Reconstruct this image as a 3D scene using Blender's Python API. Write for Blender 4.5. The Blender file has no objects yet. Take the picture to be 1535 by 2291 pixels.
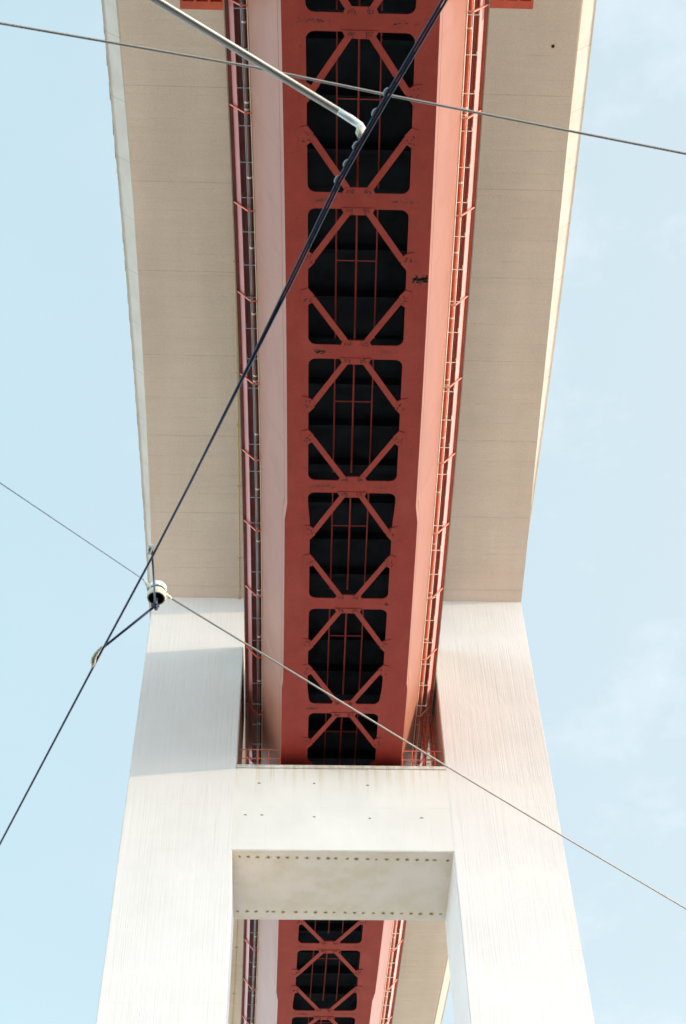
import bpy, bmesh, math, random
import numpy as np
from mathutils import Vector, Matrix
random.seed(7)
sc = bpy.context.scene
COL = sc.collection
ZO = 1.6                      # the photographer's eye above the ground; heights below are counted from the eye

# ------------------------------------------------------------------ camera
def cam_axes(el, yaw, roll):
    f = Vector((-math.sin(yaw)*math.cos(el), math.cos(yaw)*math.cos(el), math.sin(el)))
    r0 = Vector((math.cos(yaw), math.sin(yaw), 0))
    u0 = r0.cross(f)
    return (math.cos(roll)*r0 + math.sin(roll)*u0, -math.sin(roll)*r0 + math.cos(roll)*u0, f)
CR, CU, CF = cam_axes(math.radians(52.4), math.radians(-3.1668), math.radians(-1.5968))
cd = bpy.data.cameras.new('camera'); cam = bpy.data.objects.new('camera', cd); COL.objects.link(cam)
cam.matrix_world = Matrix(((CR.x, CU.x, -CF.x, 0), (CR.y, CU.y, -CF.y, 0), (CR.z, CU.z, -CF.z, ZO), (0, 0, 0, 1)))
cd.sensor_fit = 'VERTICAL'; cd.sensor_height = 36; cd.sensor_width = 24; cd.lens = 50
cd.clip_start = 0.05; cd.clip_end = 5000
cd.dof.use_dof = True; cd.dof.focus_distance = 68; cd.dof.aperture_fstop = 12
sc.camera = cam

# ------------------------------------------------------------------ light
SUN = Vector((1.0, -0.23, 0.112)).normalized()
EL = math.asin(SUN.z)
w = bpy.data.worlds.new('World'); sc.world = w; w.use_nodes = True
nt = w.node_tree; nt.nodes.clear()
N = nt.nodes.new; L = nt.links.new
sky = N('ShaderNodeTexSky'); sky.sky_type = 'NISHITA'; sky.sun_disc = False
sky.sun_elevation = EL; sky.sun_rotation = math.atan2(SUN.x, SUN.y)
sky.air_density = 1.0; sky.dust_density = 1.5; sky.ozone_density = 1.0
hs = N('ShaderNodeHueSaturation'); hs.inputs['Saturation'].default_value = 0.75; hs.inputs['Value'].default_value = 1.05
L(sky.outputs[0], hs.inputs['Color'])
tc = N('ShaderNodeTexCoord'); mp = N('ShaderNodeMapping'); mp.inputs['Scale'].default_value = (3.6, 3.6, 6)
L(tc.outputs['Generated'], mp.inputs['Vector'])
nz = N('ShaderNodeTexNoise'); nz.inputs['Scale'].default_value = 2.6; nz.inputs['Detail'].default_value = 7; nz.inputs['Roughness'].default_value = .62
L(mp.outputs[0], nz.inputs['Vector'])
cr = N('ShaderNodeValToRGB'); cr.color_ramp.elements[0].position = .50; cr.color_ramp.elements[1].position = .80
cr.color_ramp.elements[0].color = (0, 0, 0, 1); cr.color_ramp.elements[1].color = (.42, .42, .42, 1)
L(nz.outputs[0], cr.inputs[0])
# thin high haze: a pale veil over the clear sky, brighter towards the horizon
sx = N('ShaderNodeSeparateXYZ'); L(tc.outputs['Generated'], sx.inputs[0])
hz = N('ShaderNodeMapRange'); hz.inputs['From Min'].default_value = 0; hz.inputs['From Max'].default_value = .58
hz.inputs['To Min'].default_value = 4.8; hz.inputs['To Max'].default_value = .84; hz.interpolation_type = 'SMOOTHERSTEP'; L(sx.outputs[2], hz.inputs[0])
vl = N('ShaderNodeMix'); vl.data_type = 'RGBA'; vl.blend_type = 'MULTIPLY'; vl.inputs['Factor'].default_value = 1; tn = N('ShaderNodeMapRange'); tn.inputs['From Min'].default_value = -.35; tn.inputs['From Max'].default_value = .30; L(sx.outputs[0], tn.inputs[0])
tm = N('ShaderNodeMix'); tm.data_type = 'RGBA'; tm.inputs['A'].default_value = (2.6, 3.68, 4.1, 1); tm.inputs['B'].default_value = (3.25, 3.85, 4.15, 1); L(tn.outputs[0], tm.inputs['Factor'])
L(tm.outputs['Result'], vl.inputs['A'])
L(hz.outputs[0], vl.inputs['B'])
vm = N('ShaderNodeMix'); vm.data_type = 'RGBA'; vm.inputs['Factor'].default_value = .68; L(hs.outputs[0], vm.inputs['A']); L(vl.outputs['Result'], vm.inputs['B'])
mx = N('ShaderNodeMix'); mx.data_type = 'RGBA'; mx.inputs['B'].default_value = (3.3, 3.4, 3.65, 1)
cf = N('ShaderNodeMath'); cf.operation = 'MULTIPLY'; L(cr.outputs[0], cf.inputs[0])
cx_ = N('ShaderNodeMapRange'); cx_.inputs['From Min'].default_value = -.15; cx_.inputs['From Max'].default_value = .25; cx_.inputs['To Min'].default_value = .12; L(sx.outputs[0], cx_.inputs[0]); L(cx_.outputs[0], cf.inputs[1])
L(cf.outputs[0], mx.inputs['Factor']); L(vm.outputs['Result'], mx.inputs['A'])
bg = N('ShaderNodeBackground'); bg.inputs['Strength'].default_value = 0.15
out = N('ShaderNodeOutputWorld'); L(mx.outputs['Result'], bg.inputs['Color']); L(bg.outputs[0], out.inputs['Surface'])
sd = bpy.data.lights.new('sun', 'SUN'); sd.energy = 1.9; sd.angle = math.radians(0.6); sd.color = (1.0, .80, .57)
so = bpy.data.objects.new('sun', sd); COL.objects.link(so); so.rotation_euler = SUN.to_track_quat('Z', 'Y').to_euler(); so.location = (60, -30, 60)

sc.view_settings.view_transform = 'Standard'; sc.view_settings.look = 'None'
sc.view_settings.exposure = 1.15; sc.view_settings.gamma = 1; sc.view_settings.use_curve_mapping = False
sc.render.engine = 'CYCLES'
sc.cycles.caustics_reflective = False; sc.cycles.caustics_refractive = False
sc.cycles.max_bounces = 8; sc.cycles.diffuse_bounces = 5; sc.cycles.glossy_bounces = 4

# ------------------------------------------------------------------ materials
class Mat:
    def __init__(s, name):
        s.m = bpy.data.materials.new(name); s.m.use_nodes = True; s.t = s.m.node_tree
        s.b = s.t.nodes['Principled BSDF']; s.geo = s.n('ShaderNodeNewGeometry')
        s.pos = s.geo.outputs['Position']
    def n(s, k, **kw):
        o = s.t.nodes.new(k)
        for a, v in kw.items(): setattr(o, a, v)
        return o
    def l(s, a, b): s.t.links.new(a, b)
    def noise(s, scale, detail=3, vec=None, sc3=(1, 1, 1), rough=.5):
        mp = s.n('ShaderNodeMapping'); mp.inputs['Scale'].default_value = sc3
        s.l(vec or s.pos, mp.inputs['Vector'])
        o = s.n('ShaderNodeTexNoise'); o.inputs['Scale'].default_value = scale; o.inputs['Detail'].default_value = detail
        o.inputs['Roughness'].default_value = rough; s.l(mp.outputs[0], o.inputs['Vector']); return o.outputs[0]
    def ramp(s, v, pts):
        o = s.n('ShaderNodeValToRGB'); e = o.color_ramp.elements
        while len(e) < len(pts): e.new(.5)
        for k, (p, c) in enumerate(pts):
            e[k].position = p; e[k].color = (c, c, c, 1) if not isinstance(c, tuple) else (*c, 1)
        s.l(v, o.inputs[0]); return o.outputs[0]
    def math(s, op, a, b=None, c=None):
        o = s.n('ShaderNodeMath', operation=op)
        for i, v in enumerate((a, b, c)):
            if v is None: continue
            if isinstance(v, (int, float)): o.inputs[i].default_value = v
            else: s.l(v, o.inputs[i])
        return o.outputs[0]
    def xyz(s):
        o = s.n('ShaderNodeSeparateXYZ'); s.l(s.pos, o.inputs[0]); return o.outputs
    def mix(s, f, a, b, mode='MIX'):
        o = s.n('ShaderNodeMix', data_type='RGBA', blend_type=mode)
        for k, v in (('Factor', f), ('A', a), ('B', b)):
            if isinstance(v, (int, float)): o.inputs[k].default_value = v
            elif isinstance(v, tuple): o.inputs[k].default_value = (*v, 1)
            else: s.l(v, o.inputs[k])
        return o.outputs['Result']
    def bump(s, h, strength, dist):
        o = s.n('ShaderNodeBump'); o.inputs['Strength'].default_value = strength; o.inputs['Distance'].default_value = dist
        s.l(h, o.inputs['Height']); s.l(o.outputs[0], s.b.inputs['Normal'])
    def set(s, col=None, rough=None, spec=None, metal=None, ior=None, coat=None):
        for k, v in (('Base Color', col), ('Roughness', rough), ('Specular IOR Level', spec), ('Metallic', metal), ('IOR', ior), ('Coat Weight', coat)):
            if v is None: continue
            if isinstance(v, tuple): s.b.inputs[k].default_value = (*v, 1)
            elif isinstance(v, (int, float)): s.b.inputs[k].default_value = v
            else: s.l(v, s.b.inputs[k])
        return s.m

def plain(name, col, rough=.5, metal=0, var=.12, vs=3.0, ior=1.5, grime=None):
    M = Mat(name)
    n = M.noise(vs, 4)
    c2 = tuple(min(1, x*(1+var)) for x in col); c1 = tuple(x*(1-var) for x in col)
    c = M.ramp(n, [(.3, c1), (.7, c2)])
    if grime: 
        g = M.ramp(M.noise(grime[0], 5, rough=.65), [(grime[1], 0.), (grime[1]+.08, 1.)])
        c = M.mix(M.math('MULTIPLY', g, grime[3]), c, grime[2])
    return M.set(c, rough, None, metal, ior)

RED = (.34, .060, .040)
def red_paint():
    M = Mat('red_oxide_paint')
    c = M.ramp(M.noise(1.1, 5, rough=.6), [(.3, (.265, .024, .017)), (.7, (.325, .034, .024))])
    g = M.ramp(M.noise(9, 5, rough=.7), [(.66, 0.), (.72, .55)])
    c = M.mix(g, c, (.16, .045, .035))
    gr = M.ramp(M.noise(17, 3, rough=.8), [(.3, .82), (.7, 1.16)])
    c = M.mix(1., c, gr, 'MULTIPLY')
    g2 = M.ramp(M.noise(.9, 3, sc3=(1, .25, 1)), [(.55, 0.), (.8, .3)])
    c = M.mix(g2, c, (.36, .075, .055))
    return M.set(c, .5, .35, None, 1.5)
def gloss_paint():
    M = Mat('web_paint_with_pale_reflection')  # the soffit's pale reflection is mixed into this base colour
    x, y, z = M.xyz()
    c = M.ramp(M.noise(.8, 5, sc3=(1, .5, 1), rough=.6), [(.3, (.305, .110, .068)), (.7, (.350, .135, .086))])
    gr = M.ramp(M.noise(18, 3, rough=.8), [(.3, .90), (.7, 1.08)])
    c = M.mix(1., c, gr, 'MULTIPLY')
    f = M.math('ABSOLUTE', M.math('SUBTRACT', M.math('FRACT', M.math('DIVIDE', M.math('ADD', y, 1.7), 6.62)), .5))
    c = M.mix(M.ramp(f, [(.0, .4), (.006, 0.)]), c, (.20, .035, .02))
    st = M.ramp(M.noise(1, 5, sc3=(1.2, 1.6, .12), rough=.7), [(.56, 0.), (.72, .30)])
    c = M.mix(st, c, (.24, .05, .03))
    return M.set(c, .42, None, None, 1.6)
M_red = red_paint(); M_web = gloss_paint()
M_dark = plain('dark_steel_and_interior_shade', (.016, .023, .034), .85, var=.45, vs=.9, ior=1.4)  # box interior shares this near-black; its shade is put into the colour
M_bolt = plain('rusty_bolt', (.045, .022, .018), .7)
M_patch = plain('worn_paint_patch', (.075, .035, .032), .8, var=.4, vs=12)
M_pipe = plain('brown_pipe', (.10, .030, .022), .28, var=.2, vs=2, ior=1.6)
M_collar = plain('pale_collar', (.62, .55, .45), .35)
M_fascia_shade = plain('shaded_pink_fascia', (.40, .12, .115), .4, var=.12, vs=.8, ior=1.6)  # darkened copy for the left strip, its shade put into the colour
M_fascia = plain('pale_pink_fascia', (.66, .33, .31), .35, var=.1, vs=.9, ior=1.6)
M_kneeR = plain('sunlit_red_steel', (.66, .26, .18), .4)  # brighter copy for the right braces, sunlight put into the colour
M_barrier = plain('beige_noise_barrier', (.33, .29, .25), .7, var=.15)
M_under = plain('shaded_red_underdeck', (.20, .022, .018), .45, var=.3, vs=1.5)  # darkened red for the left walkway, its shade put into the colour
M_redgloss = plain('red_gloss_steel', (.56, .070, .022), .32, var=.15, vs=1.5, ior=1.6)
M_pale = plain('sunlit_galvanised_steel', (.78, .72, .62), .45)  # brightened for the right-hand lip and hangers, sunlight put into the colour
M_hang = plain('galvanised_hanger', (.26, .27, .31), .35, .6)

def conc_leg():
    M = Mat('fluted_white_concrete')
    x, y, z = M.xyz()
    flut = M.noise(1, 6, sc3=(5.2, 5.2, .10), rough=.72)
    fine = M.noise(1, 2, sc3=(13, 13, .22), rough=.6)
    base = M.ramp(M.noise(.35, 5, rough=.6), [(.3, (.645, .597, .59)), (.75, (.71, .657, .648))])
    streak = M.ramp(flut, [(.36, .78), (.47, .97), (.6, 1.0)])
    # lift bands: smooth bands of concrete between fluted lifts
    band = M.n('ShaderNodeMapRange'); 
    wob = M.math('MULTIPLY', M.noise(.9, 5, sc3=(2.6, 2.6, .3), rough=.7), 2.2)
    zz = M.math('ADD', z, wob)
    f = M.math('FRACT', M.math('DIVIDE', M.math('SUBTRACT', zz, 44.75), 5.4))
    msk = M.ramp(f, [(0., 0.1), (.10, .9), (.14, 1.), (.84, 1.), (.97, .1)])
    c = M.mix(M.math('MULTIPLY', msk, .13), base, streak, 'MULTIPLY')
    lf = M.math('ABSOLUTE', M.math('SUBTRACT', M.math('FRACT', M.math('DIVIDE', M.math('ADD', z, M.math('MULTIPLY', M.noise(.6, 2), .12)), 2.72)), .5))
    lm = M.math('MULTIPLY', M.ramp(lf, [(.0, .28), (.008, 0.)]), M.ramp(M.noise(1.1, 3), [(.45, 0.), (.65, 1.)]))
    c = M.mix(lm, c, (.46, .42, .37))
    run = M.ramp(M.noise(1, 4, sc3=(2.2, 2.2, .09), rough=.65), [(.60, 0.), (.74, .22)])
    c = M.mix(run, c, (.56, .50, .43))
    spot = M.ramp(M.noise(3.2, 4, rough=.7), [(.72, 0.), (.80, .35)])
    c = M.mix(spot, c, (.45, .40, .33))
    h = M.math('MULTIPLY', M.math('ADD', M.ramp(flut, [(.38, 0.), (.55, 1.)]), M.math('MULTIPLY', fine, .5)), M.math('ADD', msk, .08))
    M.bump(h, .20, .03)
    return M.set(c, .85)
def conc_beam():
    M = Mat('white_beam_concrete')
    x, y, z = M.xyz()
    base = M.ramp(M.noise(.5, 5, rough=.6), [(.3, (.635, .592, .573)), (.75, (.70, .652, .632))])
    st = M.noise(1, 5, sc3=(4.5, 4.5, .22), rough=.7)
    # runoff streaks that start at the beam's top edge
    top = M.n('ShaderNodeMapRange'); M.l(z, top.inputs[0])
    top.inputs['From Min'].default_value = 47.2; top.inputs['From Max'].default_value = 50.15
    run = M.math('MULTIPLY', M.ramp(st, [(.50, 0.), (.66, 1.)]), M.math('POWER', top.outputs[0], 2.2))
    c = M.mix(M.math('MULTIPLY', run, .65), base, (.50, .38, .20))
    lip = M.math('MULTIPLY', M.ramp(top.outputs[0], [(.86, 0.), (.96, 1.)]), M.ramp(M.noise(2.2, 6, sc3=(1, 1, .8), rough=.75), [(.42, 0.), (.62, .75)]))
    c = M.mix(lip, c, (.34, .26, .16))
    # formwork panel joints
    j = M.math('ABSOLUTE', M.math('SUBTRACT', M.math('FRACT', M.math('DIVIDE', M.math('ADD', x, 20.3), 1.32)), .5))
    jm = M.math('MULTIPLY', M.ramp(j, [(.0, 1.), (.013, .0)]), M.ramp(M.noise(1.2, 3, sc3=(1, 1, .5)), [(.42, 0.), (.6, .6)]))
    c = M.mix(M.math('MULTIPLY', jm, .5), c, (.45, .40, .34))
    jz = M.math('ABSOLUTE', M.math('SUBTRACT', z, 47.4))
    jzm = M.math('MULTIPLY', M.ramp(jz, [(.0, .4), (.02, 0.)]), M.ramp(M.noise(1.5, 2, sc3=(1, 1, .5)), [(.45, 0.), (.6, 1.)]))
    c = M.mix(jzm, c, (.45, .42, .38))
    # soffit staining in blotches
    bl = M.ramp(M.noise(.9, 5, rough=.62), [(.42, 0.), (.7, .5)])
    bm = M.n('ShaderNodeSeparateXYZ'); M.l(M.geo.outputs['True Normal'], bm.inputs[0])
    under = M.ramp(M.math('MULTIPLY', bm.outputs[2], -1.0), [(.6, 0.), (.9, 1.)])
    c = M.mix(M.math('MULTIPLY', bl, under), c, (.52, .47, .33))
    scr = M.ramp(M.noise(4.5, 6, rough=.75), [(.66, 0.), (.72, .5)])
    c = M.mix(M.math('MULTIPLY', scr, under), c, (.30, .27, .2))
    M.bump(M.noise(6, 5), .12, .02)
    return M.set(c, .85)
def conc_soffit():
    M = Mat('board_marked_soffit_concrete')
    x, y, z = M.xyz()
    base = M.ramp(M.noise(.22, 6, rough=.6), [(.3, (.775, .625, .545)), (.72, (.845, .70, .62))])
    wy = M.math('ADD', y, M.math('MULTIPLY', M.noise(.12, 2, sc3=(1, .1, .1)), .35))
    f1 = M.math('ABSOLUTE', M.math('SUBTRACT', M.math('FRACT', M.math('DIVIDE', wy, 1.13)), .5))
    m1 = M.math('MULTIPLY', M.ramp(f1, [(.0, 1.), (.028, 0.)]), M.ramp(M.noise(1, 4, sc3=(.9, 1.3, .1), rough=.6), [(.42, 0.), (.62, 1.)]))
    f2 = M.math('ABSOLUTE', M.math('SUBTRACT', M.math('FRACT', M.math('DIVIDE', M.math('ADD', y, .4), 4.6)), .5))
    m2 = M.ramp(f2, [(.0, 1.), (.007, 0.)])
    m2 = M.math('MULTIPLY', m2, M.ramp(M.noise(1.4, 3, sc3=(1, 2, 1)), [(.35, .3), (.6, 1.)]))
    c = M.mix(M.math('MULTIPLY', M.math('MAXIMUM', M.math('MULTIPLY', m1, .55), m2), .40), base, (.27, .225, .185))
    streak = M.ramp(M.noise(1, 5, sc3=(.35, 3.2, .1), rough=.65), [(.35, .90), (.6, 1.03)])
    c = M.mix(.35, c, streak, 'MULTIPLY')
    col = M.ramp(M.noise(1, 4, sc3=(.5, .06, .06), rough=.5), [(.35, .93), (.65, 1.03)])
    c = M.mix(.8, c, col, 'MULTIPLY')
    gr = M.ramp(M.noise(16, 3, rough=.8), [(.3, .88), (.7, 1.10)])
    c = M.mix(1., c, gr, 'MULTIPLY')
    sp = M.ramp(M.noise(2.6, 4, rough=.75), [(.74, 0.), (.8, .3)])
    c = M.mix(sp, c, (.2, .16, .12))
    M.bump(M.math('ADD', M.noise(7, 4), M.math('MULTIPLY', m1, -.6)), .15, .02)
    return M.set(c, .88)
def conc_fascia():
    M = Mat('fascia_concrete')
    x, y, z = M.xyz()
    c = M.ramp(M.noise(.6, 5, rough=.65), [(.3, (.48, .415, .375)), (.7, (.57, .51, .475))])
    f2 = M.math('ABSOLUTE', M.math('SUBTRACT', M.math('FRACT', M.math('DIVIDE', y, 3.05)), .5))
    c = M.mix(M.math('MULTIPLY', M.ramp(f2, [(.0, 1.), (.01, 0.)]), .6), c, (.25, .22, .18))
    sp = M.ramp(M.noise(1.6, 6, rough=.75, sc3=(1, .6, 1)), [(.6, 0.), (.7, .5)])
    c = M.mix(sp, c, (.36, .31, .25))
    return M.set(c, .85)
M_leg = conc_leg(); M_beam = conc_beam(); M_soff = conc_soffit(); M_fas = conc_fascia()
M_rust = plain('rust_stained_anchor', (.25, .175, .09), .9, var=.5, vs=9)
M_halo = plain('faint_rust_halo', (.56, .51, .40), .9, var=.12, vs=6)
M_stain = plain('brown_edge_stain', (.22, .17, .11), .9, var=.3, vs=4)
M_wire = plain('weathered_copper_wire', (.026, .030, .070), .45, .2, var=.05, vs=20)
M_paleblue = plain('pale_blue_grey_strand', (.16, .22, .36), .6)
M_steelwire = plain('pale_steel_wire', (.36, .33, .31), .55, .1, var=.05, vs=20)
M_clamp = plain('dull_zinc_clamp', (.26, .30, .34), .55, .2)
M_black = plain('black_opening_shade', (.006, .006, .008), 1.0, var=0)  # black painted in for the shade inside openings
M_arm = plain('grey_arm_tube', (.40, .42, .43), .4, .25, var=.12, vs=12)
M_white = plain('white_glazed_insulator', (.80, .79, .77), .25, var=.05)
M_cream = plain('cream_insulator_body', (.60, .54, .43), .5, var=.15, vs=30)
M_conduit = plain('yellow_conduit', (.55, .43, .20), .5)
M_ground = plain('pale_limestone_paving', (.78, .67, .54), .9, var=.12, vs=.4)

# ------------------------------------------------------------------ mesh helpers
class MB:
    def __init__(s): s.v = []; s.f = []; s.mi = []
    def add(s, vs, fs, mi=0):
        o = len(s.v); s.v += [tuple(v) for v in vs]; s.f += [tuple(o+i for i in f) for f in fs]; s.mi += [mi]*len(fs); return s
    def box(s, lo, hi, mi=0):
        x0, y0, z0 = lo; x1, y1, z1 = hi
        v = [(x0,y0,z0),(x1,y0,z0),(x1,y1,z0),(x0,y1,z0),(x0,y0,z1),(x1,y0,z1),(x1,y1,z1),(x0,y1,z1)]
        return s.add(v, [(3,2,1,0),(4,5,6,7),(0,1,5,4),(1,2,6,5),(2,3,7,6),(3,0,4,7)], mi)
    def bar(s, a, b, w, h, up=(0,0,1), mi=0):
        a = Vector(a); b = Vector(b); d = (b-a).normalized(); u = Vector(up)
        r = d.cross(u).normalized(); u = r.cross(d).normalized(); vs = []
        for p in (a, b):
            for i, j in ((-1,-1),(1,-1),(1,1),(-1,1)): vs.append(p + r*(i*w/2) + u*(j*h/2))
        return s.add(vs, [(0,3,2,1)[::-1],(4,5,6,7)[::-1],(0,1,5,4)[::-1],(1,2,6,5)[::-1],(2,3,7,6)[::-1],(3,0,4,7)[::-1]], mi)
    def tube(s, pts, r, seg=10, mi=0, caps=True):
        pts = [Vector(p) for p in pts]; n = len(pts)
        rs = r if isinstance(r, (list, tuple)) else [r]*n
        vs = []; ref = None
        for i, p in enumerate(pts):
            d = (pts[min(i+1, n-1)] - pts[max(i-1, 0)]).normalized()
            if ref is None:
                ref = d.orthogonal().normalized()
            a = (ref - d*ref.dot(d)).normalized(); ref = a; b = d.cross(a)
            for k in range(seg):
                t = 2*math.pi*k/seg; vs.append(p + (a*math.cos(t) + b*math.sin(t))*rs[i])
        fs = []
        for i in range(n-1):
            for k in range(seg):
                k2 = (k+1) % seg
                fs.append((i*seg+k, i*seg+k2, (i+1)*seg+k2, (i+1)*seg+k))
        if caps: fs += [tuple(range(seg))[::-1], tuple((n-1)*seg+k for k in range(seg))]
        return s.add(vs, fs, mi)
    def sweep(s, prof, ys, fx, closed=True, mi=0):
        """prof(Y) -> list of (x, z); swept along Y."""
        rows = [prof(y) for y in ys]; m = len(rows[0]); vs = []
        for y, r in zip(ys, rows): vs += [(fx(y)+x, y, z) for x, z in r]
        fs = []; k1 = m if closed else m-1
        for i in range(len(ys)-1):
            for k in range(k1):
                k2 = (k+1) % m
                fs.append((i*m+k, (i+1)*m+k, (i+1)*m+k2, i*m+k2))
        if closed: fs += [tuple(range(m)), tuple((len(ys)-1)*m+k for k in range(m))[::-1]]
        return s.add(vs, fs, mi)
    def build(s, name, mats, parent=None, smooth=False, bevel=0):
        base = parent['base_pt'] if parent and 'base_pt' in parent else (0, 0, 0)
        me = bpy.data.meshes.new(name)
        me.from_pydata([(x-base[0], y-base[1], z-base[2]+ZO) for x, y, z in s.v], [], s.f)
        mats = mats if isinstance(mats, (list, tuple)) else [mats]
        for m in mats: me.materials.append(m)
        for p, i in zip(me.polygons, s.mi): p.material_index = i; p.use_smooth = smooth and len(p.vertices) == 4
        bm = bmesh.new(); bm.from_mesh(me); bmesh.ops.recalc_face_normals(bm, faces=bm.faces)
        if bevel:
            bmesh.ops.bevel(bm, geom=[e for e in bm.edges if len(e.link_faces) == 2 and e.calc_face_angle(0) > .5], offset=bevel, segments=2, affect='EDGES')
        bm.to_mesh(me); bm.free()
        o = bpy.data.objects.new(name, me); COL.objects.link(o)
        if parent:
            o.parent = parent
            if 'base_pt' not in parent: pass
        return o
def tag(o, label=None, cat=None, group=None, kind=None):
    for k, v in (('label', label), ('category', cat), ('group', group), ('kind', kind)):
        if v: o[k] = v
    return o
THINGS = []
def thing(name, label, cat, base, group=None):
    o = bpy.data.objects.new(name, None); COL.objects.link(o)
    o.location = base; o['base_pt'] = list(base); o.empty_display_size = .5
    THINGS.append(o)
    return tag(o, label, cat, group)

# ------------------------------------------------------------------ shared layout
PY0, PD = 53.26, 5.30                 # pier front face, pier depth
PYC = PY0 + PD/2
def C(y): return 2.53 - .00048*(y-50)**2      # plan curve of the bridge
ZG = 49.15                            # underside of the rail girder
def lerp(x, T):
    if x <= T[0][0]: return T[0][1]
    for (a, p), (b, q) in zip(T, T[1:]):
        if x <= b: return p + (q-p)*(x-a)/(b-a)
    return T[-1][1]
HAUNCH = [(0, 61.08), (2.7, 61.5), (7, 62.35), (12, 63.12), (17, 63.72), (22, 64.2), (26, 64.52), (32, 64.98), (38, 65.12), (45, 65.15)]
def zs(y): return lerp(abs(y-PYC)-PD/2, HAUNCH)
def hf(y): return lerp(abs(y-PYC), [(7.35, 3.03), (7.8, 2.97), (17.6, 2.915), (18.5, 2.80), (30, 2.77), (42, 2.73)])
def hh(y): return lerp(abs(y-PYC), [(6.6, 1.71), (7.4, 1.80), (17.5, 1.81), (18.6, 1.90), (42, 1.90)])

# ------------------------------------------------------------------ ground
g = MB(); g.add([(-1500,-1500,-ZO),(1500,-1500,-ZO),(1500,1500,-ZO),(-1500,1500,-ZO)], [(0,1,2,3)])
tag(g.build('ground', M_ground), kind='structure')
g = MB(); g.add([(-600, -36, -ZO+.02), (600, -36, -ZO+.02), (600, 13, -ZO+.02), (-600, 13, -ZO+.02)], [(0,1,2,3)])
tag(g.build('road', plain('asphalt', (.06, .06, .06), .9, var=.2, vs=.8)), kind='structure')

# ------------------------------------------------------------------ concrete pier
pier = thing('bridge_pier', 'pale concrete portal pier of two fluted legs joined by a crossbeam', 'bridge pier', (2.51, PYC, 0))
XI, XO, ZT, ZB = 5.20, 10.47, 48.5, 43.19
for s in (-1, 1):
    b = MB(); x0, x1 = sorted((2.51 + s*XI, 2.51 + s*XO))
    b.box((x0, PY0, -ZO-.5), (x1, PY0+PD, 61.3))
    b.build('leg', M_leg, pier, bevel=.045)
b = MB(); b.box((2.51-XI-.1, PY0+.004, ZB), (2.51+XI+.1, PY0+PD-.004, ZT-.20)); b.build('crossbeam', M_beam, pier, bevel=.03)
b = MB(); b.box((2.51-XI+.003, PY0-.03, ZT-.20), (2.51+XI-.003, PY0+PD+.03, ZT+.012)); b.build('beam_capping', M_beam, pier, bevel=.02)

def cam_hit(x, y, z):
    """Plan position under a picture point at height z: used once to survey fixings from the photograph."""
    d = CF + CR*((x-767.5)/3182) - CU*((y-1145.5)/3182)
    return d*(z/d.z)
rng = random.Random(3)
rows = [([155,208,265,330,392,447,507,567,638,697,745,815,870,940,992,1055,1125,1182,1242,1303,1350,1430], 1917, 1925),
        ([140,200,255,325,362,420,500,560,620,680,735,800,858,912,975,1035,1090,1148,1205,1263,1330,1388], 2038.6, 2045)]
for xs, ya, yb in rows:
    for i, xx in enumerate(xs):
        p = cam_hit(480+xx/2.741, ya+(yb-ya)*i/21, ZB)
        b = MB(); n = 9; r0 = rng.uniform(.05, .085)
        vs = []
        for k in range(n):
            t = 2*math.pi*k/n; r = r0*rng.uniform(.75, 1.35)
            vs.append((p.x+r*math.cos(t)*1.1, p.y+r*math.sin(t), ZB+.001))
        for k in range(n):
            t = 2*math.pi*k/n; r = r0*.4
            vs.append((p.x+r*math.cos(t), p.y+r*math.sin(t), ZB-rng.uniform(.012, .03)))
        fs = [(k, (k+1) % n, n+(k+1) % n, n+k) for k in range(n)] + [tuple(range(n, 2*n))]
        b.add(vs, fs)
        for _ in range(2):
            a = rng.uniform(0, 6.28); q = (p.x+.085*math.cos(a), p.y+.085*math.sin(a), ZB)
            b.box((q[0]-.016, q[1]-.022, ZB-.008), (q[0]+.016, q[1]+.022, ZB-.001))
        n2 = 11; hv = [(p.x+1.9*r0*rng.uniform(.7, 1.25)*math.cos(2*math.pi*k/n2), p.y+1.9*r0*rng.uniform(.6, 1.3)*math.sin(2*math.pi*k/n2), ZB-.0015) for k in range(n2)]
        b.add(hv + [(v[0], v[1], ZB+.001) for v in hv], [tuple(range(n2))[::-1]] + [(k, (k+1) % n2, n2+(k+1) % n2, n2+k) for k in range(n2)], 1)
        b.build('anchor_stub', [M_rust, M_halo], pier)

# small plugged tie holes on the beam face
for xx, yy in [(580,1752),(703,1753),(823,1757),(549,1823),(586,1823),(703,1827),(827,1831),(943,1830)]:
    d = CF + CR*((xx-767.5)/3182) - CU*((yy-1145.5)/3182); p = d*(PY0/d.y)
    b = MB(); n = 10; vs = []
    for k in range(n):
        t = 2*math.pi*k/n; r = rng.uniform(.03, .085); vs.append((p.x+r*math.cos(t)*1.3, PY0-.003, p.z+r*math.sin(t)*.7))
    vs += [(p.x+(v[0]-p.x)*.5, PY0-.012, p.z+(v[2]-p.z)*.5) for v in vs]
    b.add(vs, [(k, (k+1) % n, n+(k+1) % n, n+k) for k in range(n)] + [tuple(range(n, 2*n))])
    b.build('tie_hole_plug', M_stain, pier)

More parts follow.
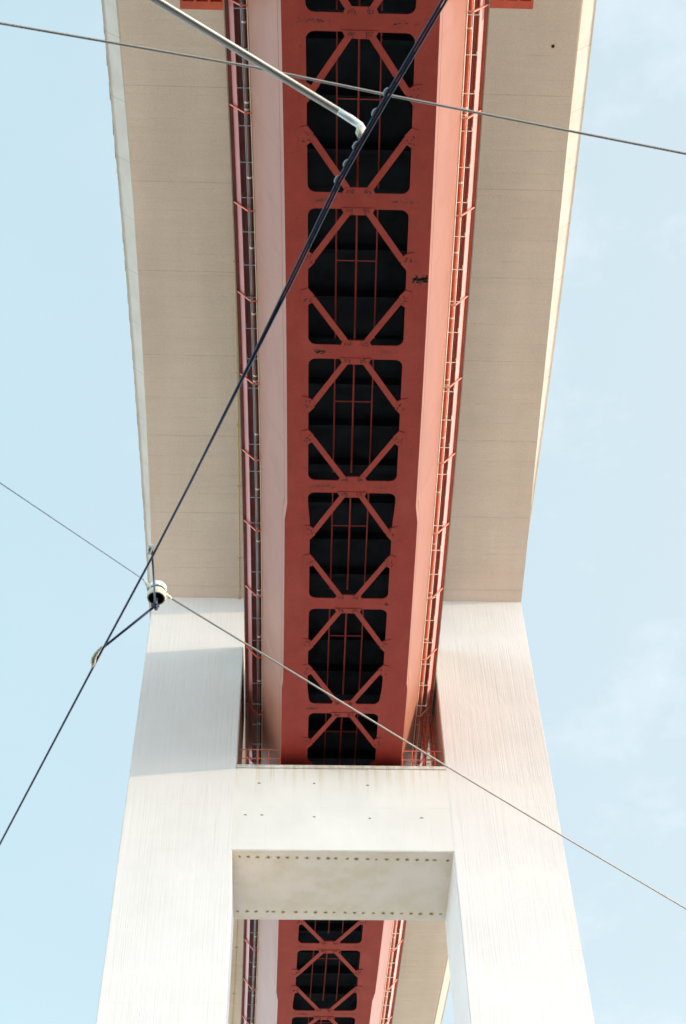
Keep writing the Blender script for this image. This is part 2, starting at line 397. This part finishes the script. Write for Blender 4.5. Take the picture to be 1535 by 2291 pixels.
# ------------------------------------------------------------------ road deck
deck = thing('road_viaduct', 'wide concrete road deck with haunched board-marked underside on top of the pier', 'road deck', (2.5, PYC, 60))
YS = [-58 + 3.05*i for i in range(76)]
YS = sorted(YS + [PY0-.01, PY0+PD+.01, PY0-2.7, PY0-7, PY0-12])
b = MB()
b.sweep(lambda y: [(-10.47, zs(y)), (10.47, zs(y)), (10.47, 65.6), (-10.47, 65.6)], YS, C)
b.build('box_girder', M_soff, deck)
for s in (-1, 1):
    b = MB()
    b.sweep(lambda y, s=s: [(s*10.475, 65.25), (s*10.60, 65.22), (s*11.20, 65.88), (s*11.20, 65.93), (s*11.27, 65.97), (s*11.27, 66.03), (s*11.38, 66.06), (s*11.38, 67.15), (s*11.1, 67.15), (s*11.0, 66.2), (s*10.475, 66.2)], YS, C)
    if s < 0:      # brown weathering that clings to the lip of the left fascia
        rr = random.Random(11); y = -20
        while y < 110:
            l_ = rr.uniform(.1, .9); x = C(y)-11.385
            b.box((x-.008, y, 66.075), (x+.004, y+l_, 66.12+rr.uniform(.05, .35)), 1); y += l_ + rr.uniform(.15, 1.6)
    b.build('edge_fascia', [M_fas, M_stain], deck)
b = MB(); b.sweep(lambda y: [(-10.47, 65.61), (10.47, 65.61), (10.47, 66.1), (-10.47, 66.1)], YS, C); b.build('road_slab', M_fas, deck)
b = MB(); b.tube([(C(y)-5.60, y, zs(y)-.05) for y in YS], .03, 6)
for y in YS[::2]: b.box((C(y)-5.68, y-.04, zs(y)-.09), (C(y)-5.52, y+.04, zs(y)))
b.build('conduit', M_conduit, deck)
dp = cam_hit(1237, 103, 64.9); zd = zs(dp.y)
b = MB(); b.tube([(dp.x, dp.y, zd-.05), (dp.x, dp.y, zd+.02)], .05, 12); b.build('drain_outlet', M_black, deck)
b = MB(); b.tube([(dp.x, dp.y, zd-.012), (dp.x, dp.y, zd-.004)], .085, 12); b.build('drain_collar', M_stain, deck)

# ------------------------------------------------------------------ rail girder
rail = thing('rail_girder', 'red steel box girder carrying the railway, with cross-braced openings in its underside', 'rail bridge', (2.5, PYC, 49))
nodes = [16.49, 23.14, 29.69, 36.42, 43.10, 49.90, 56.33, 62.70, 69.10, 75.72]
while nodes[0] > -22: nodes.insert(0, nodes[0]-6.62)
while nodes[-1] < 102: nodes.append(nodes[-1]+6.62)
SC = .983
T = .045
def panel(y0, y1):
    """bottom flange between two cross members: one plate with a rounded opening and gusset nibs, as a bmesh"""
    ym = (y0+y1)/2; hb = .325; ya, yb = y0+hb, y1-hb; rc = .30
    def side(sgn):
        def X(y, inset=0): return sgn*(hh(y)-inset)
        P = []
        def arc(cy, y_from_bar, rev):
            q = []
            for k in range(5):
                t = math.pi/2*k/4
                # from the crossbar edge round to the side edge
                dx = rc*(1-math.sin(t)); dy = rc*(1-math.cos(t))
                q.append((X(cy, 0) - sgn*dx if True else 0, y_from_bar + (dy if cy > y_from_bar else -dy)))
            return q
        a = arc(ya+rc, ya, False)
        P += a                                         # starts on the bar edge (x inset rc) and turns to the side
        g0, g1, g2 = ym-1.16, ym-1.04, ym-.72          # side gusset nib: slanted both ways
        P += [(X(y), y) for y in np.linspace(ya+rc+.2, g0, 5)[0:]]
        P += [(X(g1, .19), g1+.02), (X(g2, .24), g2), (X(ym-.42), ym-.42)]
        P += [(X(ym-.2), ym-.2), (X(ym), ym), (X(ym+.2), ym+.2)]
        P += [(X(ym+.42), ym+.42), (X(2*ym-g2, .24), 2*ym-g2), (X(2*ym-g1, .19), 2*ym-g1-.02)]
        P += [(X(y), y) for y in np.linspace(2*ym-g0, yb-rc-.2, 5)]
        c2 = arc(yb-rc, yb, True)[::-1]
        P += c2
        return P
    R_ = side(1); L_ = side(-1)[::-1]
    hole = R_ + [(.62, yb), (.50, yb-.22), (-.50, yb-.22), (-.62, yb)] + L_ + [(-.62, ya), (-.50, ya+.22), (.50, ya+.22), (.62, ya)]
    ys = sorted(set([y0, y1] + [v for v in list(np.linspace(y0, y1, 7)) + [PYC-18.5, PYC-17.6, PYC-7.8, PYC-7.35, PYC+7.35, PYC+7.8, PYC+17.6, PYC+18.5] if y0 <= v <= y1]))
    outer = [(-hf(y), y) for y in ys][::-1] + [(hf(y), y) for y in ys]
    return outer, hole, len(ys)
flange = bmesh.new()
def wx(p): return (C(p[1])+p[0]-2.5, p[1]-PYC, ZG-49+ZO)
def wxz(p, z): return (C(p[1])+p[0]-2.5, p[1]-PYC, z-49+ZO)
rail['base_pt'] = [2.5, PYC, 49]
for y0, y1 in zip(nodes, nodes[1:]):
    outer, hole, ny = panel(y0, y1)
    vo = [flange.verts.new(wxz(p, ZG)) for p in outer]; vh = [flange.verts.new(wxz(p, ZG)) for p in hole]
    eds = [flange.edges.new((vo[i], vo[(i+1) % len(vo)])) for i in range(len(vo))] + [flange.edges.new((vh[i], vh[(i+1) % len(vh)])) for i in range(len(vh))]
    bmesh.ops.triangle_fill(flange, edges=eds, use_beauty=True)
    ht = [flange.verts.new(wxz(p, ZG+T)) for p in hole]
    for i in range(len(hole)):
        j = (i+1) % len(hole); flange.faces.new((vh[i], vh[j], ht[j], ht[i]))
    ot = [flange.verts.new(wxz(p, ZG+T)) for p in outer]
    e2 = [flange.edges.new((ot[i], ot[(i+1) % len(ot)])) for i in range(len(ot))] + [flange.edges.get((ht[i], ht[(i+1) % len(ht)])) for i in range(len(ht))]
    bmesh.ops.triangle_fill(flange, edges=e2, use_beauty=True)
    for i in range(len(outer)):
        j = (i+1) % len(outer)
        if abs(outer[i][1]-outer[j][1]) > .01: flange.faces.new((vo[i], vo[j], ot[j], ot[i]))
bmesh.ops.remove_doubles(flange, verts=flange.verts, dist=.0005)
bmesh.ops.recalc_face_normals(flange, faces=flange.faces)
# worn stencil marks on the cross members (slot 1)
me = bpy.data.meshes.new('bottom_flange'); flange.to_mesh(me); flange.free()
me.materials.append(M_red)
fo = bpy.data.objects.new('bottom_flange', me); COL.objects.link(fo); fo.parent = rail
rr = random.Random(5)
b = MB()
for y in nodes:
    for sgn, amt in ((-1, 46), (1, 22)):
        if rr.random() < .15: continue
        x0 = sgn*rr.uniform(1.15, 1.7); ln = rr.uniform(.4, .95)
        for _ in range(int(amt*rr.uniform(.5, 1.3))):
            x = x0 + rr.uniform(-ln, ln)*rr.uniform(.3, 1); yy = y + rr.gauss(0, .045); a = rr.uniform(.008, .045); c_ = rr.uniform(.008, .02)
            b.box((C(yy)+x-a, yy-c_, ZG-.004), (C(yy)+x+a, yy+c_, ZG-.001))
for _ in range(60):   # the one broad scrape by the right edge
    yy = rr.gauss(26.35, .07); x = rr.uniform(2.15, 2.72); a = rr.uniform(.02, .07)
    b.box((C(yy)+x-a, yy-.03, ZG-.004), (C(yy)+x+a, yy+.03, ZG-.001))
for _ in range(260):
    yy = rr.uniform(8, 92); sgn = rr.choice((-1, 1)); x = sgn*rr.uniform(1.95, 2.7); a = rr.uniform(.006, .03)
    b.box((C(yy)+x-a, yy-a*.7, ZG-.004), (C(yy)+x+a, yy+a*.7, ZG-.001))
wm = b.build('worn_paint', M_patch, rail); wm['label'] = 'dark worn and stencilled patches on the red underside'

# diagonals, gussets
for y0, y1 in zip(nodes, nodes[1:]):
    ym = (y0+y1)/2
    for sv in (-1, 1):
        for su in (-1, 1):
            a = Vector((su*.35, ym + sv*((y1-y0)/2-.40), 0)); e = Vector((su*(hh(ym)-.17), ym + sv*.85, 0))
            z = ZG-.012
            bb = MB(); bb.bar((C(a.y)+a.x, a.y, z), (C(e.y)+e.x, e.y, z), .245, .020)
            bb.bar((C(a.y)+a.x, a.y, z+.09), (C(e.y)+e.x, e.y, z+.09), .02, .15)
            bb.build('diagonal_brace', M_red, rail)
if True:
    def bolts(bb, pts, mi):
        for x, y in pts:
            n = 6; vs = []; r = .026
            for z in (ZG-.030, ZG-.058):
                for k in range(n): vs.append((x+r*math.cos(k*math.pi/3), y+r*math.sin(k*math.pi/3), z))
            bb.add(vs, [tuple(range(6)), tuple(range(6, 12))[::-1]] + [(k, (k+1) % 6, 6+(k+1) % 6, 6+k) for k in range(6)], mi)
    for i, y in enumerate(nodes):
        bb = MB(); x = C(y)
        for sv in (-1, 1):
            pr = [(x-.64, y+sv*.27, ZG-.023), (x+.64, y+sv*.27, ZG-.023), (x+.505, y+sv*.555, ZG-.023), (x-.505, y+sv*.555, ZG-.023)]
            lo = [(p[0], p[1], ZG-.034) for p in pr]
            bb.add(pr+lo, [(0,1,2,3), (4,5,6,7), (0,1,5,4), (1,2,6,5), (2,3,7,6), (3,0,4,7)])
            pts = []
            for su in (-1, 1):
                for k in range(7):
                    pts.append((x+su*(.22+.09*(k % 3)+rr.uniform(-.02, .05)), y+sv*(.34+.075*(k//3)+rr.uniform(-.02, .03))))
            bolts(bb, [(px, py) for px, py in pts], 1)
        bb.box((x-.30, y-.31, ZG-.006), (x+.30, y+.31, ZG-.001))
        bb.build('gusset_plate', [M_red, M_bolt], rail)
    for y0, y1 in zip(nodes, nodes[1:]):
        ym = (y0+y1)/2
        if ym < 5 or ym > 92: continue
        for su in (-1, 1):
            for sv in (-1, 1):
                bb = MB(); hx = C(ym)+su*hh(ym); q = [(.26, .50), (.26, 1.22), (0, 1.16), (-.19, 1.03), (-.24, .71), (0, .42)]
                up_ = [(hx+su*u, ym+sv*v, ZG-.023) for u, v in q]; lo = [(p[0], p[1], ZG-.034) for p in up_]
                bb.add(up_+lo, [tuple(range(6)), tuple(range(6, 12))] + [(k, (k+1) % 6, 6+(k+1) % 6, 6+k) for k in range(6)])
                bolts(bb, [(hx + su*rr.uniform(-.15, .16), ym + sv*rr.uniform(.68, 1.05)) for k in range(7)], 1)
                bb.build('gusset_plate', [M_red, M_bolt], rail)

YR = [nodes[0] + (nodes[-1]-nodes[0])*i/90 for i in range(91)]
YR = sorted(YR + [PYC-18.5, PYC-17.6, PYC-7.8, PYC-7.35, PYC+7.35, PYC+7.8, PYC+17.6, PYC+18.5])
WT, WX = 53.30, 4.07
for s in (-1, 1):
    b = MB()
    b.sweep(lambda y, s=s: [(s*(hf(y)-.03), ZG+.005), (s*WX, WT), (s*WX, 54.35), (s*(WX-.05), 54.35), (s*(WX-.05), WT), (s*(hf(y)-.09), ZG+.005)], YR, C)
    b.build('web', M_web, rail)
    b = MB(); b.tube([(C(y)+s*(hf(y)-.03+(WX-hf(y)+.03)*.12), y, ZG+.012+(WT-ZG)*.12) for y in YR], .012, 6); b.build('weld_seam', M_web, rail)
    b = MB(); b.tube([(C(y)+s*(WX+.025), y, WT+.0) for y in YR], .022 if s < 0 else .032, 8); b.build('web_lip', M_cream if s < 0 else M_pale, rail)
    # walkway carried out from the web head
    b = MB()
    b.sweep(lambda y, s=s: [(s*(WX+.002), 54.20), (s*4.98, 54.20), (s*4.98, 54.32), (s*(WX+.002), 54.32)], YR, C)
    b.build('walkway_deck', M_under if s < 0 else M_redgloss, rail)  # left deck carries painted shade, right deck the brighter sunlit red
    b = MB(); b.sweep(lambda y, s=s: [(s*4.985, 54.12), (s*5.03, 54.12), (s*5.03, 57.1), (s*4.985, 57.1)], YR, C); b.build('parapet_panel', M_barrier, rail)
    b = MB(); b.sweep(lambda y, s=s: [(s*4.64, 53.80), (s*4.83, 54.10), (s*4.83, 54.19), (s*4.61, 54.19), (s*4.61, 53.82)], YR, C); b.build('walkway_edge_beam', M_fascia if s > 0 else M_fascia_shade, rail)
    for o_, z_ in ((4.50, 54.10), (4.40, 54.14), (4.91, 54.13)):
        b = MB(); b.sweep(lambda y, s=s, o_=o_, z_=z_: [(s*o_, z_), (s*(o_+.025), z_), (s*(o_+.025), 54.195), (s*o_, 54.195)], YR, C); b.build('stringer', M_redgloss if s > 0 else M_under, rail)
    y = 21.5-4.14*9
    while y < 104:
        a = (C(y)+s*4.33, y, 53.30); e = (C(y)+s*4.97, y, 54.17)
        b = MB(); b.bar(a, e, .055, .055, up=(0, 1, 0)); b.bar((C(y)+s*4.08, y, 53.30), (C(y)+s*4.36, y, 53.30), .05, .05)
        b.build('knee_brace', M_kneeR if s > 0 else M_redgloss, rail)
        y += 4.14
b = MB()
b.sweep(lambda y: [(-4.01, 54.30), (4.01, 54.30), (4.01, 54.34), (-4.01, 54.34)], YR, C); b.build('top_deck', M_dark, rail)
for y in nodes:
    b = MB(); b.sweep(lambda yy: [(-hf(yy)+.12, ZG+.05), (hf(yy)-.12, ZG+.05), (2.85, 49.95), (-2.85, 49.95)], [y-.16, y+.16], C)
    b.build('light_block_frame', M_dark, rail)  # frame added to block light along the box, in a shade-dark colour
b = MB()
for s in (-1, 1):   # sheet with the interior's shade painted in, plus track stringers above
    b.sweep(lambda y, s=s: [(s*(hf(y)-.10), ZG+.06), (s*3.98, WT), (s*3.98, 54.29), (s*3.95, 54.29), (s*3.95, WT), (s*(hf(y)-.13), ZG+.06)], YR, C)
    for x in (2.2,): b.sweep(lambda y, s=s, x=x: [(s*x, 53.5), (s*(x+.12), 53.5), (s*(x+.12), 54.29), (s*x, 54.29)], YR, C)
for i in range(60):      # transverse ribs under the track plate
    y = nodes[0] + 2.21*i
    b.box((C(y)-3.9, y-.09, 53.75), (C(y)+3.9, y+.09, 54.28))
b.build('interior_shade_and_ribs', M_dark, rail)
for x in (-.80, 0, .80):
    r = .045 if x == 0 else .036
    b = MB(); b.tube([(C(y)+x, y, ZG+1.55) for y in YR], r, 6); b.build('inspection_rail', M_red, rail)
for y0, y1 in zip(nodes, nodes[1:]):
    ym = (y0+y1)/2
    b = MB(); b.bar((C(ym)-.80, ym, ZG+1.55), (C(ym)+.80, ym, ZG+1.55), .04, .04); b.build('inspection_rung', M_red, rail)

# refuge platforms beside the track at the head of the view
for s in (-1, 1):
    b = MB(); yc = 17.5 if s > 0 else 17.86
    xi, xo = s*5.04, s*6.62
    for x in np.linspace(xi, xo, 4): b.box((C(yc)+x-.05, 14.0, 54.15), (C(yc)+x+.05, yc-.02, 54.45))
    for y in (yc-.14, 15.9, 14.2): b.box((C(yc)+min(xi, xo), y-.17, 54.17), (C(yc)+max(xi, xo), y+.13, 54.42))
    b.box((C(yc)+min(xi, xo)-.02, 13.9, 54.46), (C(yc)+max(xi, xo)+.02, yc, 54.55))
    b.build('refuge_platform', M_redgloss, rail)

# ------------------------------------------------------------------ service pipes under the walkways
for s, lab in ((-1, 'brown service pipe with pale collars in shade along the left of the red girder'), (1, 'sunlit service pipe with pale collars along the right of the red girder')):
    t = thing('service_pipe', lab, 'pipe', (2.5+s*4.26, PYC, 53), 'service pipes slung under the walkways')
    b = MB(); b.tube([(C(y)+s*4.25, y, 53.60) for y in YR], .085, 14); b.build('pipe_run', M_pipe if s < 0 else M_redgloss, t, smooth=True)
    b = MB(); b.tube([(C(y)+s*4.355, y, 53.60) for y in YR], (.019 if s < 0 else .034), 8); b.build('cable', M_hang if s < 0 else M_pale, t, smooth=True)  # strip stands in for the pipe's lit edge, highlight put into its colour
    k = 0; y = 18.06 - 3.12*12
    while y < 100:
        for dy in ((0, .28) if k % 4 == 1 else (0,)):
            b = MB(); b.tube([(C(y)+s*4.25, y+dy-.035, 53.60), (C(y)+s*4.25, y+dy+.035, 53.60)], .098, 14); b.build('collar', M_collar, t)
        y += 3.12; k += 1
    y = 17.53 - 1.52*3
    while y < 95:
        b = MB(); b.bar((C(y)+s*4.10, y, 53.47), (C(y)+s*4.60, y, 53.47), .03, .03)
        b.bar((C(y)+s*4.60, y, 53.46), (C(y)+s*4.60, y, 53.86), .025, .025, up=(0, 1, 0))
        b.build('hanger', M_hang if s < 0 else M_pale, t)
        y += 1.52 if rr.random() > .12 else 3.04

# ------------------------------------------------------------------ rails and ladder on the crossbeam
def guard(x0, x1, xs, label):
    t = thing('guard_rail', label, 'guard rail', ((x0+x1)/2, PY0+.3, ZT+ZO), 'guard rails on the pier crossbeam')
    y = PY0+.32; zt = ZT+1.32
    for x in xs:
        b = MB(); b.tube([(x, y, ZT+.01), (x, y, zt)], .032, 8); b.build('post', M_redgloss, t)
    for z in (zt, ZT+.72):
        b = MB(); b.tube([(x0, y, z), (x1, y, z)], .026, 8); b.build('rail', M_redgloss, t)
def fixbase(t): pass
guard(-2.68, -.50, (-2.26, -1.67, -1.12, -.54), 'red tubular guard rail on the left end of the crossbeam, in shade')
guard(5.56, 7.69, (5.60, 6.14, 6.71, 7.26), 'red tubular guard rail on the right end of the crossbeam, beside the ladder')
t = thing('caged_ladder', 'red caged ladder rising between the girder and the right pier leg', 'ladder', (7.2, 55.0, ZT+ZO))
yl = 55.35
for x in (7.0, 7.42):
    b = MB(); b.tube([(x, yl, ZT+.01), (x, yl, 54.0)], .03, 8); b.build('stringer', M_redgloss, t)
for k in range(18):
    z = ZT+.3+k*.3; b = MB(); b.tube([(7.0, yl, z), (7.42, yl, z)], .014, 6); b.build('rung', M_redgloss, t)
for z in (50.6, 51.5, 52.5, 53.5):
    b = MB(); b.tube([(7.21+.34*math.cos(a), yl-.32+.36*math.sin(a), z) for a in np.linspace(math.pi*.78, math.pi*2.22, 13)], .022, 6); b.build('cage_hoop', M_redgloss, t)
for a in (math.pi*1.02, math.pi*1.27, math.pi*1.5, math.pi*1.73, math.pi*1.98):
    b = MB(); x = 7.21+.34*math.cos(a); y = yl-.32+.36*math.sin(a); b.tube([(x, y, 50.6), (x, y, 53.5)], .02, 6); b.build('cage_strap', M_redgloss, t)
for sx in (-1, 1):
    for sy in (.9, 4.3):
        b = MB(); x = 2.51+sx*2.45; y = PY0+sy
        b.box((x-.42, y-.35, ZT+.012), (x+.42, y+.35, ZT+.30)); b.box((x-.34, y-.28, ZT+.302), (x+.34, y+.28, ZG-.012))
        tag(b.build('bearing', M_dark), 'dark bridge bearing under the %s edge of the red girder, %s on the crossbeam' % ('left' if sx < 0 else 'right', 'front' if sy < 2 else 'rear'), 'bearing', 'bearings between the crossbeam and the girder')

# ------------------------------------------------------------------ overhead wires near the viewer
def P(x, y, z): 
    v = cam_hit(x, y, z); return Vector((v.x, v.y, v.z))
path = [P(x, y, 4.5) for x, y in [(990,0),(865,212),(797,330),(757,402),(650,622),(575,778),(430,1072),(340,1247),(230,1452),(0,1888)]]
d0 = (path[0]-path[1]).normalized(); d1 = (path[-1]-path[-2]).normalized()
full = [path[0]+d0*9] + path + [path[-1]+d1*22]
side = Vector((0.9, .43, 0)).normalized()

cw = thing('contact_wire', 'dark twin overhead tram wire slanting across the whole view', 'wire', (0, 2, 4.5+ZO))
b = MB(); b.tube(full, .0050, 8); b.build('contact_conductor', M_wire, cw, smooth=True)
aux = [q + side*.0112 for q in full[:6]] + [full[6]+side*.006, full[7]]
b = MB(); b.tube(aux, .0044, 8); b.build('feeder_conductor', M_wire, cw, smooth=True)
for x, y in [(866,206),(840,252),(797,326),(776,366),(756,402)]:
    p = P(x, y, 4.5); d = (path[2]-path[1]).normalized()
    b = MB(); b.tube([p-d*.014-side*.004, p-d*.006-side*.006, p+d*.006-side*.006, p+d*.014-side*.004], [.003, .0055, .0055, .003], 8)
    b.build('wire_clamp', M_clamp, cw, smooth=True)
b = MB(); b.tube([P(228, 1446, 4.5), P(216, 1460, 4.5), P(210, 1472, 4.5), P(209, 1482, 4.5), P(206, 1494, 4.5)], [.003, .008, .013, .012, .004], 10)
b.build('splice_clamp', M_cream, cw, smooth=True)
b = MB(); b.tube([P(336,1238,4.5)-side*.006, P(342,1222,4.5)-side*.006], .011, 8); b.build('wire_clamp', M_arm, cw, smooth=True)

def wire_thing(name, label, pts, r, mat, ext0=14, ext1=14):
    e0 = (pts[0]-pts[1]).normalized(); e1 = (pts[-1]-pts[-2]).normalized()
    pts = [pts[0]+e0*ext0] + pts + [pts[-1]+e1*ext1]
    b = MB(); b.tube(pts, r, 8); return tag(b.build(name, mat, None, smooth=True), label, 'wire')
wire_thing('span_cable', 'thin pale cable running straight across the top, behind the twin tram wire', [P(x, y, 5.2) for x, y in [(0,52),(560,149),(865,212),(1270,292),(1535,344)]], .0052, M_steelwire)

ins = P(352, 1326, 4.72)
sp = thing('span_wire', 'thin pale span wire with a bell insulator, sloping to the lower right', 'wire', (ins.x, ins.y, 4.7+ZO))
lp = [P(0,1080,4.75), P(322,1297,4.75)]; e0 = (lp[0]-lp[1]).normalized()
b = MB(); b.tube([lp[0]+e0*14]+lp, .0028, 8); b.build('left_strand', M_paleblue, sp, smooth=True)
rp = [P(382,1338,4.75), P(750,1562,4.75), P(997,1713,4.75), P(1255,1868,4.75), P(1535,2033,4.75)]; e1 = (rp[-1]-rp[-2]).normalized()
b = MB(); b.tube(rp+[rp[-1]+e1*14], .0044, 8); b.build('right_strand', M_steelwire, sp, smooth=True)
# bell insulator hanging mouth down on the span wire
cxy = P(351, 1328, 4.70)
def bell(zr, mat, nm, caps=True):
    b = MB(); b.tube([(cxy.x, cxy.y, z) for z, r in zr], [r for z, r in zr], 20, caps=caps); b.build(nm, mat, sp, smooth=True)
zb = 4.668
bb = MB(); prof = [(zb+.040, .031), (zb+.004, .034), (zb, .039), (zb+.010, .042), (zb+.030, .041), (zb+.040, .036)]
bb.tube([(cxy.x, cxy.y, z) for z, r in prof[2:]], [r for z, r in prof[2:]], 24, caps=False)
vs = []; n = 24
for z, r in ((zb, .039), (zb, .0335)): vs += [(cxy.x+r*math.cos(2*math.pi*k/n), cxy.y+r*math.sin(2*math.pi*k/n), z) for k in range(n)]
bb.add(vs, [(k, (k+1) % n, n+(k+1) % n, n+k) for k in range(n)])
bb.build('bell_rim', M_cream, sp)
bb = MB(); vs = []
for z, r in ((zb, .0334), (zb+.034, .030)): vs += [(cxy.x+r*math.cos(2*math.pi*k/n), cxy.y+r*math.sin(2*math.pi*k/n), z) for k in range(n)]
bb.add(vs, [(k, (k+1) % n, n+(k+1) % n, n+k) for k in range(n)] + [tuple(range(n, 2*n))])
bb.build('bell_mouth', M_black, sp)
bb = MB(); bb.tube([(cxy.x, cxy.y, zb+.041), (cxy.x, cxy.y, zb+.047)], [.034, .034], 20); bb.build('bell_groove', M_dark, sp)
bell([(zb+.048, .037), (zb+.054, .041), (zb+.072, .040), (zb+.084, .032), (zb+.091, .014)], M_white, 'bell_cap')
a0 = P(322, 1297, 4.75); a1 = Vector((cxy.x-.028, cxy.y-.010, 4.716))
bb = MB(); bb.tube([a0, a0.lerp(a1, .35), a0.lerp(a1, .7), a1], [.005, .008, .012, .018], 10); bb.build('strain_horn', M_cream, sp, smooth=True)
a0 = P(383, 1339, 4.75); a1 = Vector((cxy.x+.034, cxy.y+.008, 4.715))
bb = MB(); bb.tube([a0, a0.lerp(a1, .3), a0.lerp(a1, .36), a0.lerp(a1, .75), a1], [.005, .009, .004, .006, .010], 10); bb.build('strain_clevis', M_cream, sp, smooth=True)
st = Vector((cxy.x, cxy.y, zb+.01)); sb_ = Vector((cxy.x, cxy.y, zb-.045))
bb = MB(); bb.tube([st, sb_], .008, 8); bb.tube([sb_+Vector((-.018, 0, 0)), sb_+Vector((.018, .004, 0))], .007, 8); bb.tube([sb_+Vector((0, -.014, -.012)), sb_+Vector((.004, .014, -.010))], .009, 8)
bb.build('stem_bolt', M_wire, sp, smooth=True)
br = [P(340, 1226, 4.5), sb_+Vector((0, 0, -.004)), P(233, 1447, 4.5)]
bb = MB(); bb.tube(br[:2], .0042, 8); bb.tube(br[1:], .0058, 8); bb.build('bridle', M_wire, sp, smooth=True)

# bracket arm on its pole
ARM0, ARM1 = P(330, 0, 4.66), P(785, 266, 4.60)
da = (ARM0-ARM1).normalized(); pole_xy = ARM1 + da*4.2
t = thing('bracket_arm', 'pale grey double-tube bracket arm ending in a white knob on the tram wire', 'bracket arm', (pole_xy.x, pole_xy.y, 0))
up = Vector((0, 0, 1)); sd_ = da.cross((ARM0+ARM1).normalized()).normalized()
for k, nm in ((-1, 'lower_tube'), (1, 'upper_tube')):
    b = MB(); b.tube([ARM1 + sd_*k*.0058, ARM1 + da*4.2 + sd_*k*.0058 + up*.25], .0068, 10); b.build('arm_tube', M_arm, t, smooth=True)
e = [ARM1+da*.05, ARM1, P(806, 281, 4.58), P(813, 290, 4.55), P(808, 300, 4.53)]
b = MB(); b.tube(e, [.011, .0135, .0125, .011, .008], 12); b.build('arm_end', M_white, t, smooth=True)
b = MB(); b.tube([P(806, 284, 4.56), P(806, 296, 4.54), P(806, 306, 4.52)], [.010, .016, .009], 12); b.build('insulator_knob', M_cream, t, smooth=True)
b = MB(); b.tube([(pole_xy.x, pole_xy.y, -ZO), (pole_xy.x, pole_xy.y, 3), (pole_xy.x, pole_xy.y, 6)], [.11, .09, .07], 16); b.build('pole', M_arm, t, smooth=True)
for o in THINGS:
    if 'base_pt' in o: del o['base_pt']
